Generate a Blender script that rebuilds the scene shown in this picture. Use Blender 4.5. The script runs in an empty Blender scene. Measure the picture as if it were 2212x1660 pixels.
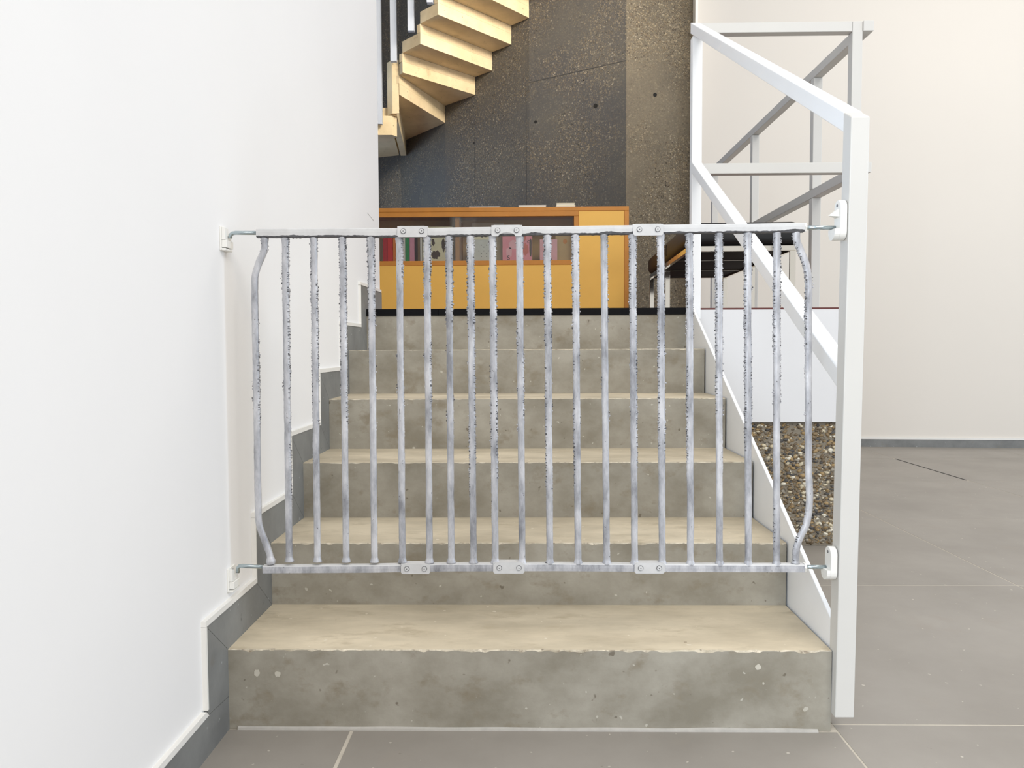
import bpy, bmesh, math, random
from mathutils import Vector, Matrix, noise
random.seed(7)
scene = bpy.context.scene
COL = scene.collection
R = math.radians

# ------------------------------------------------------------------ camera
F_PX, PITCH, YAW, ROLL, CAM_H = 1660.13, 0.0468, -0.0170, -0.0042, 0.7915
def rot_rows():
    c, s = math.cos(YAW), math.sin(YAW);   A = Matrix(((c, -s, 0), (s, c, 0), (0, 0, 1)))
    c, s = math.cos(PITCH), math.sin(PITCH); B = Matrix(((1, 0, 0), (0, c, -s), (0, s, c)))
    c, s = math.cos(ROLL), math.sin(ROLL); C = Matrix(((c, 0, s), (0, 1, 0), (-s, 0, c)))
    return C @ B @ A
M = rot_rows()
right, fwd, upv = M[0], M[1], M[2]
cam_d = bpy.data.cameras.new('camera'); cam = bpy.data.objects.new('camera', cam_d); COL.objects.link(cam)
cam_d.sensor_width = 36; cam_d.lens = F_PX / 2212 * 36; cam_d.clip_start = 0.05
cam.matrix_world = Matrix(((right.x, upv.x, -fwd.x, 0), (right.y, upv.y, -fwd.y, 0), (right.z, upv.z, -fwd.z, CAM_H), (0, 0, 0, 1)))
scene.camera = cam

# ------------------------------------------------------------------ light
w = bpy.data.worlds.new('gallery_ambient'); scene.world = w; w.use_nodes = True
bg = w.node_tree.nodes['Background']; bg.inputs[0].default_value = (0.985, 0.99, 1.0, 1); bg.inputs[1].default_value = 0.70
def area(name, loc, target, sx, sy, power, col):
    d = bpy.data.lights.new(name, 'AREA'); d.shape = 'RECTANGLE'; d.size = sx; d.size_y = sy; d.energy = power; d.color = col
    o = bpy.data.objects.new(name, d); COL.objects.link(o); o.location = loc
    o.rotation_euler = (Vector(target) - Vector(loc)).to_track_quat('-Z', 'Y').to_euler()
    return o
area('ceiling_lamp_hall', (1.6, -1.6, 3.9), (0.6, 1.6, 0.3), 2.6, 1.6, 92, (1.0, 0.96, 0.90))
area('ceiling_lamp_gallery', (3.4, 3.4, 4.3), (3.0, 4.4, 0), 2.4, 2.4, 44, (1.0, 0.94, 0.86))
lamp_l = area('ceiling_lamp_landing', (0.9, 4.0, 4.0), (-0.75, 7.0, 3.1), 0.9, 0.6, 24, (1.0, 0.91, 0.78))
lamp_l.data.spread = R(80)
area('window_daylight_right', (7.2, 0.45, 1.9), (-0.6, 1.3, 0.9), 0.9, 2.6, 95, (0.62, 0.79, 1.0))
area('added_fill_behind', (-2.6, -3.2, 2.0), (0.5, 1.7, 0.8), 2.4, 2.4, 200, (0.74, 0.86, 1.0))  # added cool fill for risers and left-facing steel, not a known window
area('window_daylight_stairwell', (-3.3, 7.5, 2.3), (0.6, 2.2, 1.4), 1.6, 2.2, 95, (0.50, 0.72, 1.0))

vs = scene.view_settings
vs.view_transform = 'Standard'; vs.look = 'None'; vs.gamma = 1; vs.use_curve_mapping = False; vs.exposure = 0.22

# ------------------------------------------------------------------ materials
def srgb(r, g, b):
    f = lambda c: (c / 255 / 12.92) if c / 255 <= 0.04045 else ((c / 255 + 0.055) / 1.055) ** 2.4
    return (f(r), f(g), f(b), 1)
def new_mat(name, rough=0.6, metal=0.0, col=(0.8, 0.8, 0.8, 1)):
    m = bpy.data.materials.new(name); m.use_nodes = True
    b = m.node_tree.nodes['Principled BSDF']
    b.inputs['Base Color'].default_value = col; b.inputs['Roughness'].default_value = rough; b.inputs['Metallic'].default_value = metal
    return m, m.node_tree, b
def nd(nt, t, **kw):
    n = nt.nodes.new(t)
    for k, v in kw.items():
        if k in n.inputs: n.inputs[k].default_value = v
        else: setattr(n, k, v)
    return n
def pos(nt, scale=(1, 1, 1)):
    g = nd(nt, 'ShaderNodeNewGeometry'); mp = nd(nt, 'ShaderNodeMapping'); mp.inputs['Scale'].default_value = scale
    nt.links.new(g.outputs['Position'], mp.inputs['Vector']); return mp.outputs['Vector']
def noi(nt, vec, scale, detail=4, rough=0.6):
    n = nd(nt, 'ShaderNodeTexNoise', Scale=scale, Detail=detail, Roughness=rough); nt.links.new(vec, n.inputs['Vector']); return n.outputs['Fac']
def ramp(nt, fac, stops):
    r = nd(nt, 'ShaderNodeValToRGB'); el = r.color_ramp.elements
    while len(el) < len(stops): el.new(0.5)
    for e, (p, c) in zip(el, stops):
        e.position = p; e.color = c if len(c) == 4 else (*c, 1)
    nt.links.new(fac, r.inputs[0]); return r.outputs[0]
K0, K1 = (0, 0, 0, 1), (1, 1, 1, 1)
def mixc(nt, fac, a, b, mode='MIX'):
    n = nt.nodes.new('ShaderNodeMix'); n.data_type = 'RGBA'; n.blend_type = mode
    for s, v in ((n.inputs[0], fac), (n.inputs[6], a), (n.inputs[7], b)):
        if hasattr(v, 'is_linked'): nt.links.new(v, s)
        else: s.default_value = v
    return n.outputs[2]
def bump(nt, b, height, strength=0.2, dist=0.002):
    n = nd(nt, 'ShaderNodeBump', Strength=strength, Distance=dist); nt.links.new(height, n.inputs['Height']); nt.links.new(n.outputs['Normal'], b.inputs['Normal'])
def plain(name, rgb, rough=0.6, metal=0.0, var=0.0, scale=8, bmp=0.0, bscale=150, spec=None):
    m, nt, b = new_mat(name, rough, metal, srgb(*rgb))
    if spec is not None: b.inputs['Specular IOR Level'].default_value = spec
    if var or bmp:
        v = pos(nt)
        if var:
            lo = tuple(max(0, c * (1 - var)) for c in srgb(*rgb)[:3]); hi = tuple(min(1, c * (1 + var * .6)) for c in srgb(*rgb)[:3])
            nt.links.new(ramp(nt, noi(nt, v, scale), [(0.3, lo), (0.7, hi)]), b.inputs['Base Color'])
        if bmp: bump(nt, b, noi(nt, v, bscale, 3), bmp, 0.001)
    return m
def concrete(name, a, c, stain, dark, light, rough=0.75, big=5.0, stain_lo=0.56, speck=0.70, bmp=0.25, stretch=(1, 1, 1)):
    m, nt, b = new_mat(name, rough)
    v = pos(nt, stretch)
    base = ramp(nt, noi(nt, v, big, 6, 0.62), [(0.34, srgb(*a)), (0.66, srgb(*c))])
    sf = ramp(nt, noi(nt, v, big * 2.6, 5, 0.65), [(stain_lo, K0), (stain_lo + 0.16, (0.75, 0.75, 0.75, 1))])
    base = mixc(nt, sf, base, srgb(*stain))
    v2 = pos(nt)
    pf = ramp(nt, noi(nt, v2, 46, 2, 0.5), [(speck, K0), (speck + 0.04, (0.7, 0.7, 0.7, 1))])
    base = mixc(nt, pf, base, srgb(*dark))
    mp = nd(nt, 'ShaderNodeMapping'); mp.inputs['Location'].default_value = (3.1, 7.7, 1.3); nt.links.new(v2, mp.inputs[0])
    lf = ramp(nt, noi(nt, mp.outputs[0], 60, 1, 0.5), [(0.755, K0), (0.775, (0.7, 0.7, 0.7, 1))])
    base = mixc(nt, lf, base, srgb(*light))
    nt.links.new(base, b.inputs['Base Color'])
    bump(nt, b, noi(nt, v2, 90, 5), bmp, 0.002)
    return m
def aggregate(name, paste_a, paste_b, stones, cell=62, patch=0.5, rough=0.85):
    m, nt, b = new_mat(name, rough)
    v = pos(nt)
    paste = ramp(nt, noi(nt, v, 2.2, 5), [(0.35, srgb(*paste_a)), (0.65, srgb(*paste_b))])
    def layer(scale, thr, base, off):
        mp = nd(nt, 'ShaderNodeMapping'); mp.inputs['Location'].default_value = off; nt.links.new(v, mp.inputs[0])
        vo = nd(nt, 'ShaderNodeTexVoronoi', Scale=scale, Randomness=1.0); nt.links.new(mp.outputs[0], vo.inputs['Vector'])
        sp = nd(nt, 'ShaderNodeSeparateColor'); nt.links.new(vo.outputs['Color'], sp.inputs[0])
        col = ramp(nt, sp.outputs[0], [(i / max(1, len(stones) - 1), srgb(*s)) for i, s in enumerate(stones)])
        inside = ramp(nt, vo.outputs['Distance'], [(thr, K1), (thr + 0.10, K0)])
        keep = ramp(nt, sp.outputs[1], [(patch - 0.02, K0), (patch + 0.02, K1)])
        pm = ramp(nt, noi(nt, v, 1.7, 3), [(0.40, (0.25, 0.25, 0.25, 1)), (0.56, K1)])
        f = mixc(nt, 1.0, mixc(nt, 1.0, inside, keep, 'MULTIPLY'), pm, 'MULTIPLY')
        return mixc(nt, f, base, col)
    c = layer(cell, 0.42, paste, (0, 0, 0)); c = layer(cell * 2.1, 0.40, c, (4.2, 1.7, 9.1))
    nt.links.new(c, b.inputs['Base Color'])
    bump(nt, b, noi(nt, v, 70, 4), 0.4, 0.004)
    return m

MAT = {}
MAT['wall'] = plain('white_wall_paint', (240, 239, 238), 0.75, var=0.015, scale=1.5, bmp=0.05, bscale=60)
MAT['wall_r'] = plain('warm_white_wall_paint', (226, 220, 211), 0.75, var=0.012, scale=1.2)
MAT['panel'] = plain('white_panel', (222, 222, 223), 0.55, var=0.01)
MAT['steel'] = plain('white_painted_steel', (242, 243, 244), 0.38, var=0.02, scale=6, bmp=0.03)
MAT['steel_grey'] = plain('off_white_painted_steel', (208, 206, 201), 0.42, var=0.02, scale=5)
MAT['trim'] = plain('cream_edge_trim', (236, 234, 229), 0.5, var=0.03)
MAT['slate'] = concrete('slate_skirting', (112, 113, 112), (134, 135, 133), (122, 118, 110), (88, 88, 88), (170, 172, 172), 0.6, 6, 0.6, 0.74, 0.1)
MAT['tile'] = concrete('floor_tile_stone', (141, 135, 127), (154, 148, 140), (147, 139, 129), (120, 114, 105), (205, 198, 186), 0.5, 2.2, 0.58, 0.76, 0.06)
MAT['grout'] = plain('pale_grout', (196, 188, 174), 0.9, var=0.1, scale=30)
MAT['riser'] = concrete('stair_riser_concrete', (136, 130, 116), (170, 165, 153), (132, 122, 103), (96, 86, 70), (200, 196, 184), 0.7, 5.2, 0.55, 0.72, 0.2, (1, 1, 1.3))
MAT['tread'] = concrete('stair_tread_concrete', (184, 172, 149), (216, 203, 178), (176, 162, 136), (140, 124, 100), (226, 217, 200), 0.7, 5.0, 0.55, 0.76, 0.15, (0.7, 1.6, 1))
MAT['chip'] = concrete('chipped_stair_edge', (168, 158, 138), (226, 216, 196), (120, 104, 86), (100, 86, 70), (240, 232, 214), 0.85, 26, 0.52, 0.66, 0.6)
MAT['filler'] = plain('pale_filler', (182, 178, 171), 0.85, var=0.12, scale=40)
MAT['spot'] = plain('filler_spot_plaster', (198, 193, 180), 0.85, var=0.05, scale=60)
MAT['black'] = plain('black_nosing_rubber', (8, 8, 12), 0.75, spec=0.2)
MAT['lino'] = plain('dark_red_floor_covering', (92, 40, 36), 0.5)
MAT['dark'] = plain('dark_joint_and_hole_shade', (25, 24, 23), 0.9)  # expansion slot, and painted shade of the tie holes
MAT['agg_a'] = aggregate('exposed_aggregate_concrete', (77, 76, 76), (91, 88, 82), [(60, 58, 52), (112, 103, 90), (88, 82, 73), (142, 129, 108), (74, 70, 65), (118, 104, 84), (52, 49, 46), (160, 151, 134)], 64, 0.22)
MAT['agg_b'] = aggregate('light_exposed_aggregate_concrete', (101, 93, 80), (117, 108, 92), [(68, 58, 48), (128, 116, 95), (98, 88, 72), (158, 144, 118), (78, 70, 57), (128, 112, 87), (54, 49, 42), (176, 165, 142)], 60, 0.12)
MAT['seam'] = plain('dark_formwork_seam', (66, 64, 62), 0.9, var=0.3, scale=12)
MAT['paste'] = concrete('pebble_wall_cement', (126, 118, 104), (142, 133, 118), (100, 90, 76), (70, 62, 52), (160, 150, 134), 0.9, 14, 0.55, 0.66, 0.5)
for i, c in enumerate([(112, 96, 74), (166, 140, 98), (210, 198, 170), (80, 77, 74), (138, 117, 86), (232, 226, 208), (152, 144, 130)]):
    MAT['peb%d' % i] = plain('pebble_stone_%d' % i, c, 0.55, var=0.25, scale=60)
MAT['soffit'] = concrete('upper_stair_concrete', (218, 196, 154), (238, 216, 176), (184, 160, 122), (96, 84, 62), (214, 196, 156), 0.8, 4, 0.6, 0.72, 0.2)
MAT['baluster'] = plain('pale_painted_baluster', (190, 196, 206), 0.5)
MAT['ply'] = plain('birch_ply_panel', (249, 193, 88), 0.5, var=0.05, scale=3)
MAT['ply_edge'] = plain('orange_wood_edge', (208, 136, 48), 0.5, var=0.10, scale=9)
MAT['ply_in'] = plain('shelf_back_board', (216, 178, 120), 0.65, var=0.06)
def glass_mat():
    m, nt, b = new_mat('sliding_glass')
    out = nt.nodes['Material Output']
    t = nd(nt, 'ShaderNodeBsdfTransparent'); t.inputs[0].default_value = (0.95, 0.96, 0.95, 1)
    g = nd(nt, 'ShaderNodeBsdfGlossy', Roughness=0.02); f = nd(nt, 'ShaderNodeFresnel', IOR=1.45)
    mx = nd(nt, 'ShaderNodeMixShader')
    nt.links.new(f.outputs[0], mx.inputs[0]); nt.links.new(t.outputs[0], mx.inputs[1]); nt.links.new(g.outputs[0], mx.inputs[2]); nt.links.new(mx.outputs[0], out.inputs[0])
    return m
MAT['glass'] = glass_mat()
def gate_paint():
    m, nt, b = new_mat('flaking_silver_white_paint', 0.42, 0.15)
    v = pos(nt, (1, 1, 0.35)); v2 = pos(nt)
    c = ramp(nt, noi(nt, v, 34, 5, 0.65), [(0.32, srgb(134, 135, 140)), (0.47, srgb(174, 175, 180)), (0.66, srgb(208, 208, 211))])
    sc = ramp(nt, noi(nt, v2, 160, 3, 0.6), [(0.69, K0), (0.73, (0.85, 0.85, 0.85, 1))])
    c = mixc(nt, sc, c, srgb(84, 82, 84))
    nt.links.new(c, b.inputs['Base Color'])
    bump(nt, b, noi(nt, v, 90, 5), 0.45, 0.0015)
    return m
MAT['gate'] = gate_paint()
MAT['gate_white'] = plain('thick_white_gate_paint', (206, 206, 206), 0.45, var=0.08, scale=40, bmp=0.4, bscale=70)
MAT['gate_dark'] = plain('dark_crust_and_shade', (98, 98, 101), 0.6, 0.3, var=0.4, scale=90, bmp=0.6, bscale=200)  # paint crust, top rail underside, and painted shade rings of the screws
MAT['zinc'] = plain('zinc_plated_steel', (178, 190, 194), 0.25, 0.9)
MAT['plastic'] = plain('white_bracket_plastic', (236, 235, 230), 0.4)
MAT['screw'] = plain('screw_head_grey', (130, 130, 134), 0.4, 0.6)
MAT['leather'] = plain('black_leather', (12, 12, 13), 0.5, bmp=0.3, bscale=160)
MAT['chrome'] = plain('chrome', (226, 220, 208), 0.08, 1.0)
MAT['web'] = plain('black_webbing', (14, 14, 14), 0.8)
for k, c in {'red': (204, 34, 40), 'red2': (232, 40, 30), 'orange': (244, 136, 40), 'green': (92, 178, 112), 'green2': (46, 152, 84), 'pink': (230, 158, 178),
             'brown': (58, 40, 36), 'tan': (128, 100, 70), 'white': (238, 234, 226), 'cream': (242, 236, 202), 'grey': (222, 224, 216), 'rose': (244, 158, 170),
             'rose2': (246, 188, 196), 'kraft': (206, 176, 120), 'petal': (86, 70, 60), 'ink': (44, 42, 44), 'salmon': (222, 120, 106), 'maroon': (110, 44, 60), 'cardw': (206, 192, 164)}.items():
    MAT['b_' + k] = plain('cover_' + k, c, 0.5, var=0.06, scale=20)
MAT['paper'] = plain('book_paper', (228, 222, 206), 0.8)

# ------------------------------------------------------------------ builders
ORG = {}
def origin(o): return ORG.get(o.name, Vector((0, 0, 0)))
def setp(o, label=None, cat=None, group=None, kind=None):
    for k, v in (('label', label), ('category', cat), ('group', group), ('kind', kind)):
        if v: o[k] = v
    return o
def thing(name, loc, label, cat, group=None, rotz=0):
    o = bpy.data.objects.new(name, None); COL.objects.link(o); o.location = loc; o.rotation_euler = (0, 0, rotz); o.empty_display_size = 0.1
    ORG[o.name] = Vector(loc); return setp(o, label, cat, group)
def obj(name, verts, faces, mats, parent=None, fm=None, smooth=False):
    """one mesh object from world coordinates; its origin goes to its own base centre"""
    mn = [min(v[i] for v in verts) for i in range(3)]; mx = [max(v[i] for v in verts) for i in range(3)]
    o0 = Vector(((mn[0] + mx[0]) / 2, (mn[1] + mx[1]) / 2, mn[2]))
    me = bpy.data.meshes.new(name); me.from_pydata([Vector(v) - o0 for v in verts], [], faces)
    for m in (mats if isinstance(mats, (list, tuple)) else [mats]): me.materials.append(MAT[m])
    if fm: me.polygons.foreach_set('material_index', fm)
    if smooth: me.polygons.foreach_set('use_smooth', [True] * len(me.polygons))
    me.update()
    o = bpy.data.objects.new(name, me); COL.objects.link(o); ORG[o.name] = o0
    if parent: o.parent = parent; o.location = o0 - origin(parent)
    else: o.location = o0
    return o
BOXF = [(0, 3, 2, 1), (4, 5, 6, 7), (0, 1, 5, 4), (1, 2, 6, 5), (2, 3, 7, 6), (3, 0, 4, 7)]
def boxv(a, b):
    x0, y0, z0 = a; x1, y1, z1 = b
    return [(x0, y0, z0), (x1, y0, z0), (x1, y1, z0), (x0, y1, z0), (x0, y0, z1), (x1, y0, z1), (x1, y1, z1), (x0, y1, z1)]
def bev(verts, faces, off, seg=2):
    bm = bmesh.new(); vv = [bm.verts.new(v) for v in verts]
    for f in faces: bm.faces.new([vv[i] for i in f])
    bmesh.ops.recalc_face_normals(bm, faces=bm.faces[:])
    bmesh.ops.bevel(bm, geom=bm.edges[:], offset=off, segments=seg, profile=0.5, affect='EDGES')
    bm.verts.index_update(); V = [tuple(v.co) for v in bm.verts]; Fc = [[v.index for v in f.verts] for f in bm.faces]; bm.free(); return V, Fc
def box(name, a, b, mat, parent=None, bevel=0.0, seg=2):
    V, Fc = boxv(a, b), BOXF
    if bevel: V, Fc = bev(V, Fc, bevel, seg)
    return obj(name, V, Fc, mat, parent, smooth=False)
def prism_vf(poly, axis, a, b):
    def P(p, q):
        if axis == 'x': return (q, p[0], p[1])
        if axis == 'y': return (p[0], q, p[1])
        return (p[0], p[1], q)
    n = len(poly); V = [P(p, a) for p in poly] + [P(p, b) for p in poly]
    Fc = [tuple(range(n))[::-1], tuple(range(n, 2 * n))] + [(i, (i + 1) % n, n + (i + 1) % n, n + i) for i in range(n)]
    bm = bmesh.new(); vv = [bm.verts.new(v) for v in V]
    for f in Fc: bm.faces.new([vv[i] for i in f])
    bmesh.ops.recalc_face_normals(bm, faces=bm.faces[:]); bm.verts.index_update()
    Fc = [[v.index for v in f.verts] for f in bm.faces]; bm.free(); return V, Fc
def prism(name, poly, axis, a, b, mat, parent=None, bevel=0.0, seg=2):
    V, Fc = prism_vf(poly, axis, a, b)
    if bevel: V, Fc = bev(V, Fc, bevel, seg)
    return obj(name, V, Fc, mat, parent)
def tube_vf(path, rad, seg=12, caps=True):
    P = [Vector(p) for p in path]; V = []; Fc = []
    up0 = Vector((0, 1, 0)) if abs((P[-1] - P[0]).normalized().y) < 0.9 else Vector((0, 0, 1))
    for i, p in enumerate(P):
        t = (P[min(i + 1, len(P) - 1)] - P[max(i - 1, 0)]).normalized()
        a = t.cross(up0).normalized(); b = t.cross(a).normalized()
        r = rad[i] if isinstance(rad, (list, tuple)) else rad
        for k in range(seg):
            th = 2 * math.pi * k / seg; V.append(tuple(p + a * math.cos(th) * r + b * math.sin(th) * r))
    for i in range(len(P) - 1):
        for k in range(seg):
            k2 = (k + 1) % seg; Fc.append((i * seg + k, i * seg + k2, (i + 1) * seg + k2, (i + 1) * seg + k))
    if caps: Fc.append(tuple(range(seg))[::-1]); Fc.append(tuple(range((len(P) - 1) * seg, len(P) * seg)))
    return V, Fc
def tube(name, path, rad, mat, parent=None, seg=12):
    V, Fc = tube_vf(path, rad, seg); o = obj(name, V, Fc, mat, parent, smooth=True); return o
def join(parts):
    V = []; Fc = []; FM = []
    for v, f, m in parts:
        n = len(V); V += list(v); Fc += [tuple(i + n for i in q) for q in f]; FM += [m] * len(f)
    return V, Fc, FM
def disc_vf(c, rx, rz, axis, t, seg=14, jit=0.0):
    pts = []
    for k in range(seg):
        j = 1 + random.uniform(-jit, jit); th = 2 * math.pi * k / seg; pts.append((math.cos(th) * rx * j, math.sin(th) * rz * j))
    if axis == 'y': return prism_vf([(c[0] + p[0], c[2] + p[1]) for p in pts], 'y', c[1], c[1] + t)
    if axis == 'x': return prism_vf([(c[1] + p[0], c[2] + p[1]) for p in pts], 'x', c[0], c[0] + t)

# ------------------------------------------------------------------ shared dimensions (metres)
XL, XR = -0.6185, 0.6312
D = [None, 1.5577, 1.8374, 2.1169, 2.4101, 2.6952, 3.0028]
Z = [0, 0.1688, 0.3204, 0.4748, 0.6325, 0.7863, 0.9194]
LAND = 0.9455
YE = 3.33                     # far end of the left wall

# ------------------------------------------------------------------ floor
fl = setp(box('floor', (-0.9, -1.2, -0.06), (6.2, 6.35, -0.0007), 'grout'), kind='structure', label='grey stone tiled floor with pale joints')
xs = [-0.62, -0.360, 0.640, 1.625, 2.610, 3.595, 4.58, 5.565]
ys = [-1.1, -0.40, 0.585, 1.587, 2.535, 3.52, 4.53, 5.45, 6.25]
g = 0.0025
for i in range(len(xs) - 1):
    for j in range(len(ys) - 1):
        x0, x1, y0, y1 = xs[i] + g, xs[i + 1] - g, ys[j] + g, ys[j + 1] - g
        if xs[i] < 0.6:
            if y0 > 1.5: continue
            y1 = min(y1, D[1] - 0.004)
        if i == 0: x0 -= g; x1 -= 0.003
        if i == 2 and y0 > 3.5: x0 = 1.31
        if i == 2 and y0 < 3.0 < y1:
            prism('floor_tile', [(x0, y0), (x1, y0), (x1, y1), (1.31, y1), (1.31, 3.046), (x0, 3.046)], 'z', -0.02, 0.0, 'tile', fl); continue
        gx = 0.010 if (i == 3 and j in (6,)) else 0.0     # the open expansion slot
        box('floor_tile', (x0, y0, -0.02), (x1 - gx, y1, 0.0), 'tile', fl)
box('expansion_slot', (2.596, 4.55, -0.0007), (2.612, 5.43, -0.0002), 'dark', fl)

# ------------------------------------------------------------------ left wall, skirting, trims
wl = setp(box('wall_left', (-0.84, -0.1, 0.0), (-0.6265, YE, 4.6), 'wall'), kind='structure', label='tall white plastered wall left of the stairs')
prism('scratch_mark', [(3.078, 1.3320), (3.082, 1.3330), (3.219, 1.3232), (3.216, 1.3215)], 'x', -0.6268, -0.6258, 'filler', wl)
bl = setp(box('baseboard_left', (-0.6268, -0.1, 0.0), (-0.6245, 1.0, 0.079), 'slate'), kind='structure', label='grey stepped slate skirting along the white wall and stairs')
H_, W_ = 0.086, 0.104
def sk(poly, nm='skirting_tile', m='slate', x0=-0.6265, x1=None):
    return prism(nm, poly, 'x', x0, XL if x1 is None else x1, m, bl)
e = 0.0006
sk([(-0.1, 0), (0.35, 0), (0.35, 0.079), (-0.1, 0.079)]); sk([(0.352, 0), (1.5577, 0), (1.5577, 0.069), (1.4535, 0.079), (0.352, 0.079)])
for k in range(1, 7):
    zk, zp, yk = (Z[k] if k < 6 else LAND), Z[k - 1], D[k]
    if k == 1: v = [(yk - W_, 0.080), (yk, 0.070), (yk, zk - e), (yk - W_, zk + H_ - e)]
    else: v = [(yk - W_, zp + H_ + e), (yk - e, zp + e), (yk, zk - e), (yk - W_, zk + H_ - e)]
    sk(v)
    if k < 6: sk([(yk - W_ + e, zk + H_), (yk + e, zk), (D[k + 1] - 2 * e, zk), (D[k + 1] - W_ - e, zk + H_)])
    else: sk([(yk - W_ + e, zk + H_), (yk + e, zk), (YE - 0.002, zk), (YE - 0.002, zk + H_)])
TW = 0.012
def trim(poly): return prism('edge_trim', poly, 'x', -0.6265, -0.6165, 'trim', bl)
trim([(-0.1, 0.0795), (1.4535, 0.0795), (1.4535 - TW, 0.0795 + TW), (-0.1, 0.0795 + TW)])
for k in range(1, 7):
    zk, zp, ya = (Z[k] if k < 6 else LAND) + H_, (Z[k - 1] + H_ if k > 1 else 0.0795), D[k] - W_
    vw = 0.006 if k < 3 else 0.003; trim([(ya - vw, zp + TW), (ya - 0.0005, zp + TW), (ya - 0.0005, zk), (ya - vw, zk)])
    yb = D[k + 1] - W_ if k < 6 else YE - 0.015
    trim([(yb - 0.0005, zk + 0.0005), (yb - 0.0005, zk + TW), (ya - 0.006, zk + TW), (ya - 0.006, zk + 0.0005)])

# ------------------------------------------------------------------ main stairs
st = thing('staircase', (0, 1.6, 0), 'grey concrete steps with worn cream treads climbing behind the gate', 'stairs')
def step(k):
    x0, x1, y0, y1, zt = XL, 0.6265, D[k], D[k + 1], Z[k]
    n = 420; rows = []
    amp = {1: 0.0034, 2: 0.0026, 3: 0.0018, 4: 0.0014, 5: 0.0012}[k]
    for i in range(n + 1):
        x = x0 + (x1 - x0) * i / n
        f = max(0.0, noise.noise((x * 62, k * 3.1, 0.3)) + 0.10) * amp * 2.2 + 0.0012
        h = max(0.0, noise.noise((x * 55 + 9, k * 5.3, 2.3)) + 0.15) * amp * 1.8 + 0.0012
        if 0 < i < n: pass
        rows.append([(x, y0, 0.0), (x, y0, zt - h), (x, y0 + f * 0.35, zt - h * 0.5), (x, y0 + f, zt), (x, y1, zt), (x, y1, 0.0)])
    V = [p for r in rows for p in r]; Fc = []; FM = []
    for i in range(n):
        for j in range(6):
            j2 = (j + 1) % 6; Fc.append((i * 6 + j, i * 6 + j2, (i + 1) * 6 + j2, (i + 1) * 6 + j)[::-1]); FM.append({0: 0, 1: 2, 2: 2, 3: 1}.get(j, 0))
    Fc.append(tuple(range(6))); FM.append(0); Fc.append(tuple(range(n * 6, n * 6 + 6))[::-1]); FM.append(0)
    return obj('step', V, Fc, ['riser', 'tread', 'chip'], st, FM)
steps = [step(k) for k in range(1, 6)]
box('step', (XL, D[6], 0), (0.6265, 3.06, Z[6] - 0.0005), 'riser', st)
box('nosing_strip', (XL - 0.003, 2.996, Z[6]), (-0.3385, 3.0595, LAND), 'black', st); box('nosing_strip', (-0.3365, 2.996, Z[6]), (0.6300, 3.0595, LAND), 'black', st)
fv = []
n = 60
for i in range(n + 1):
    x = -0.60 + 1.20 * i / n; h = 0.004 + 0.003 * noise.noise((x * 9, 1, 1)); fv += [(x, D[1] - 0.0055, 0.0), (x, D[1] - 0.0045, h), (x, D[1] - 0.0002, h + 0.002), (x, D[1] - 0.0002, 0.0)]
ff = []
for i in range(n):
    for j in range(4): ff.append((i * 4 + j, i * 4 + (j + 1) % 4, (i + 1) * 4 + (j + 1) % 4, (i + 1) * 4 + j)[::-1])
obj('joint_filler', fv, ff, 'filler', st)
for (x, z, rx, rz) in ((-0.559, 0.1185, 0.0065, 0.008), (-0.5156, 0.1167, 0.006, 0.006), (0.477, 0.1343, 0.0065, 0.0065)):
    V, Fc = disc_vf((x, D[1] - 0.0006, z), rx, rz, 'y', 0.0012, 12, 0.18); o = obj('filler_spot', V, Fc, 'spot', steps[0])

# ------------------------------------------------------------------ landing
LW = 1.303
land = setp(prism('floor_landing', [(-0.6265, 3.0605), (0.6405, 3.0605), (0.6405, 3.036), (LW, 3.036), (LW, 6.20), (1.30, 6.31), (0.8, 6.31), (0.03, 6.80), (-0.78, 7.57), (-1.6, 8.3), (-3.4, 9.4), (-3.4, YE + 0.001), (-0.6265, YE + 0.001)], 'z', 0.90, LAND, 'lino'),
            kind='structure', label='dark floor of the upper landing')
pf = setp(box('wall_landing', (0.6425, 3.0290, 0.4965), (LW, 3.0355, LAND - 0.0075), 'panel'), kind='structure', label='smooth white panel below the upper landing')
pw = setp(box('wall_plinth', (0.6425, 3.048, 0.0), (LW - 0.01, 6.19, 0.4945), 'paste'), kind='structure', label='pebble-dash concrete plinth under the white landing panel')
box('side_panel', (LW - 0.008, 3.0365, 0.4965), (LW, 6.19, 0.8995), 'panel', pf)
PV, PF, PM = [], [], []
ico = bmesh.new(); bmesh.ops.create_icosphere(ico, subdivisions=1, radius=1); iv = [v.co.copy() for v in ico.verts]; ifc = [[v.index for v in f.verts] for f in ico.faces]; ico.free()
for q in range(5200):
    x = random.uniform(0.65, LW - 0.015); z = random.uniform(0.012, 0.486); s = 0.0026 + 0.0078 * random.random() ** 2.2
    if noise.noise((x * 6, z * 6, 4.0)) < -0.35 and random.random() < 0.45: continue
    ax = Matrix.Rotation(random.gauss(0.0, 0.5), 3, 'Y'); n0 = len(PV); sx, sy, sz = s * random.uniform(1.0, 1.6), s * 0.55, s * random.uniform(0.55, 0.95)
    for v in iv: PV.append(tuple(Vector((x, 3.0478, z)) + ax @ Vector((v.x * sx, v.y * sy, v.z * sz))))
    mi = random.choices(range(7), (5, 4, 2.2, 3.5, 4.5, 1.3, 4))[0]
    for f in ifc: PF.append([i + n0 for i in f]); PM.append(mi)
setp(obj('pebbles', PV, PF, ['peb%d' % i for i in range(7)], pw, PM, True), kind='stuff')

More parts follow.
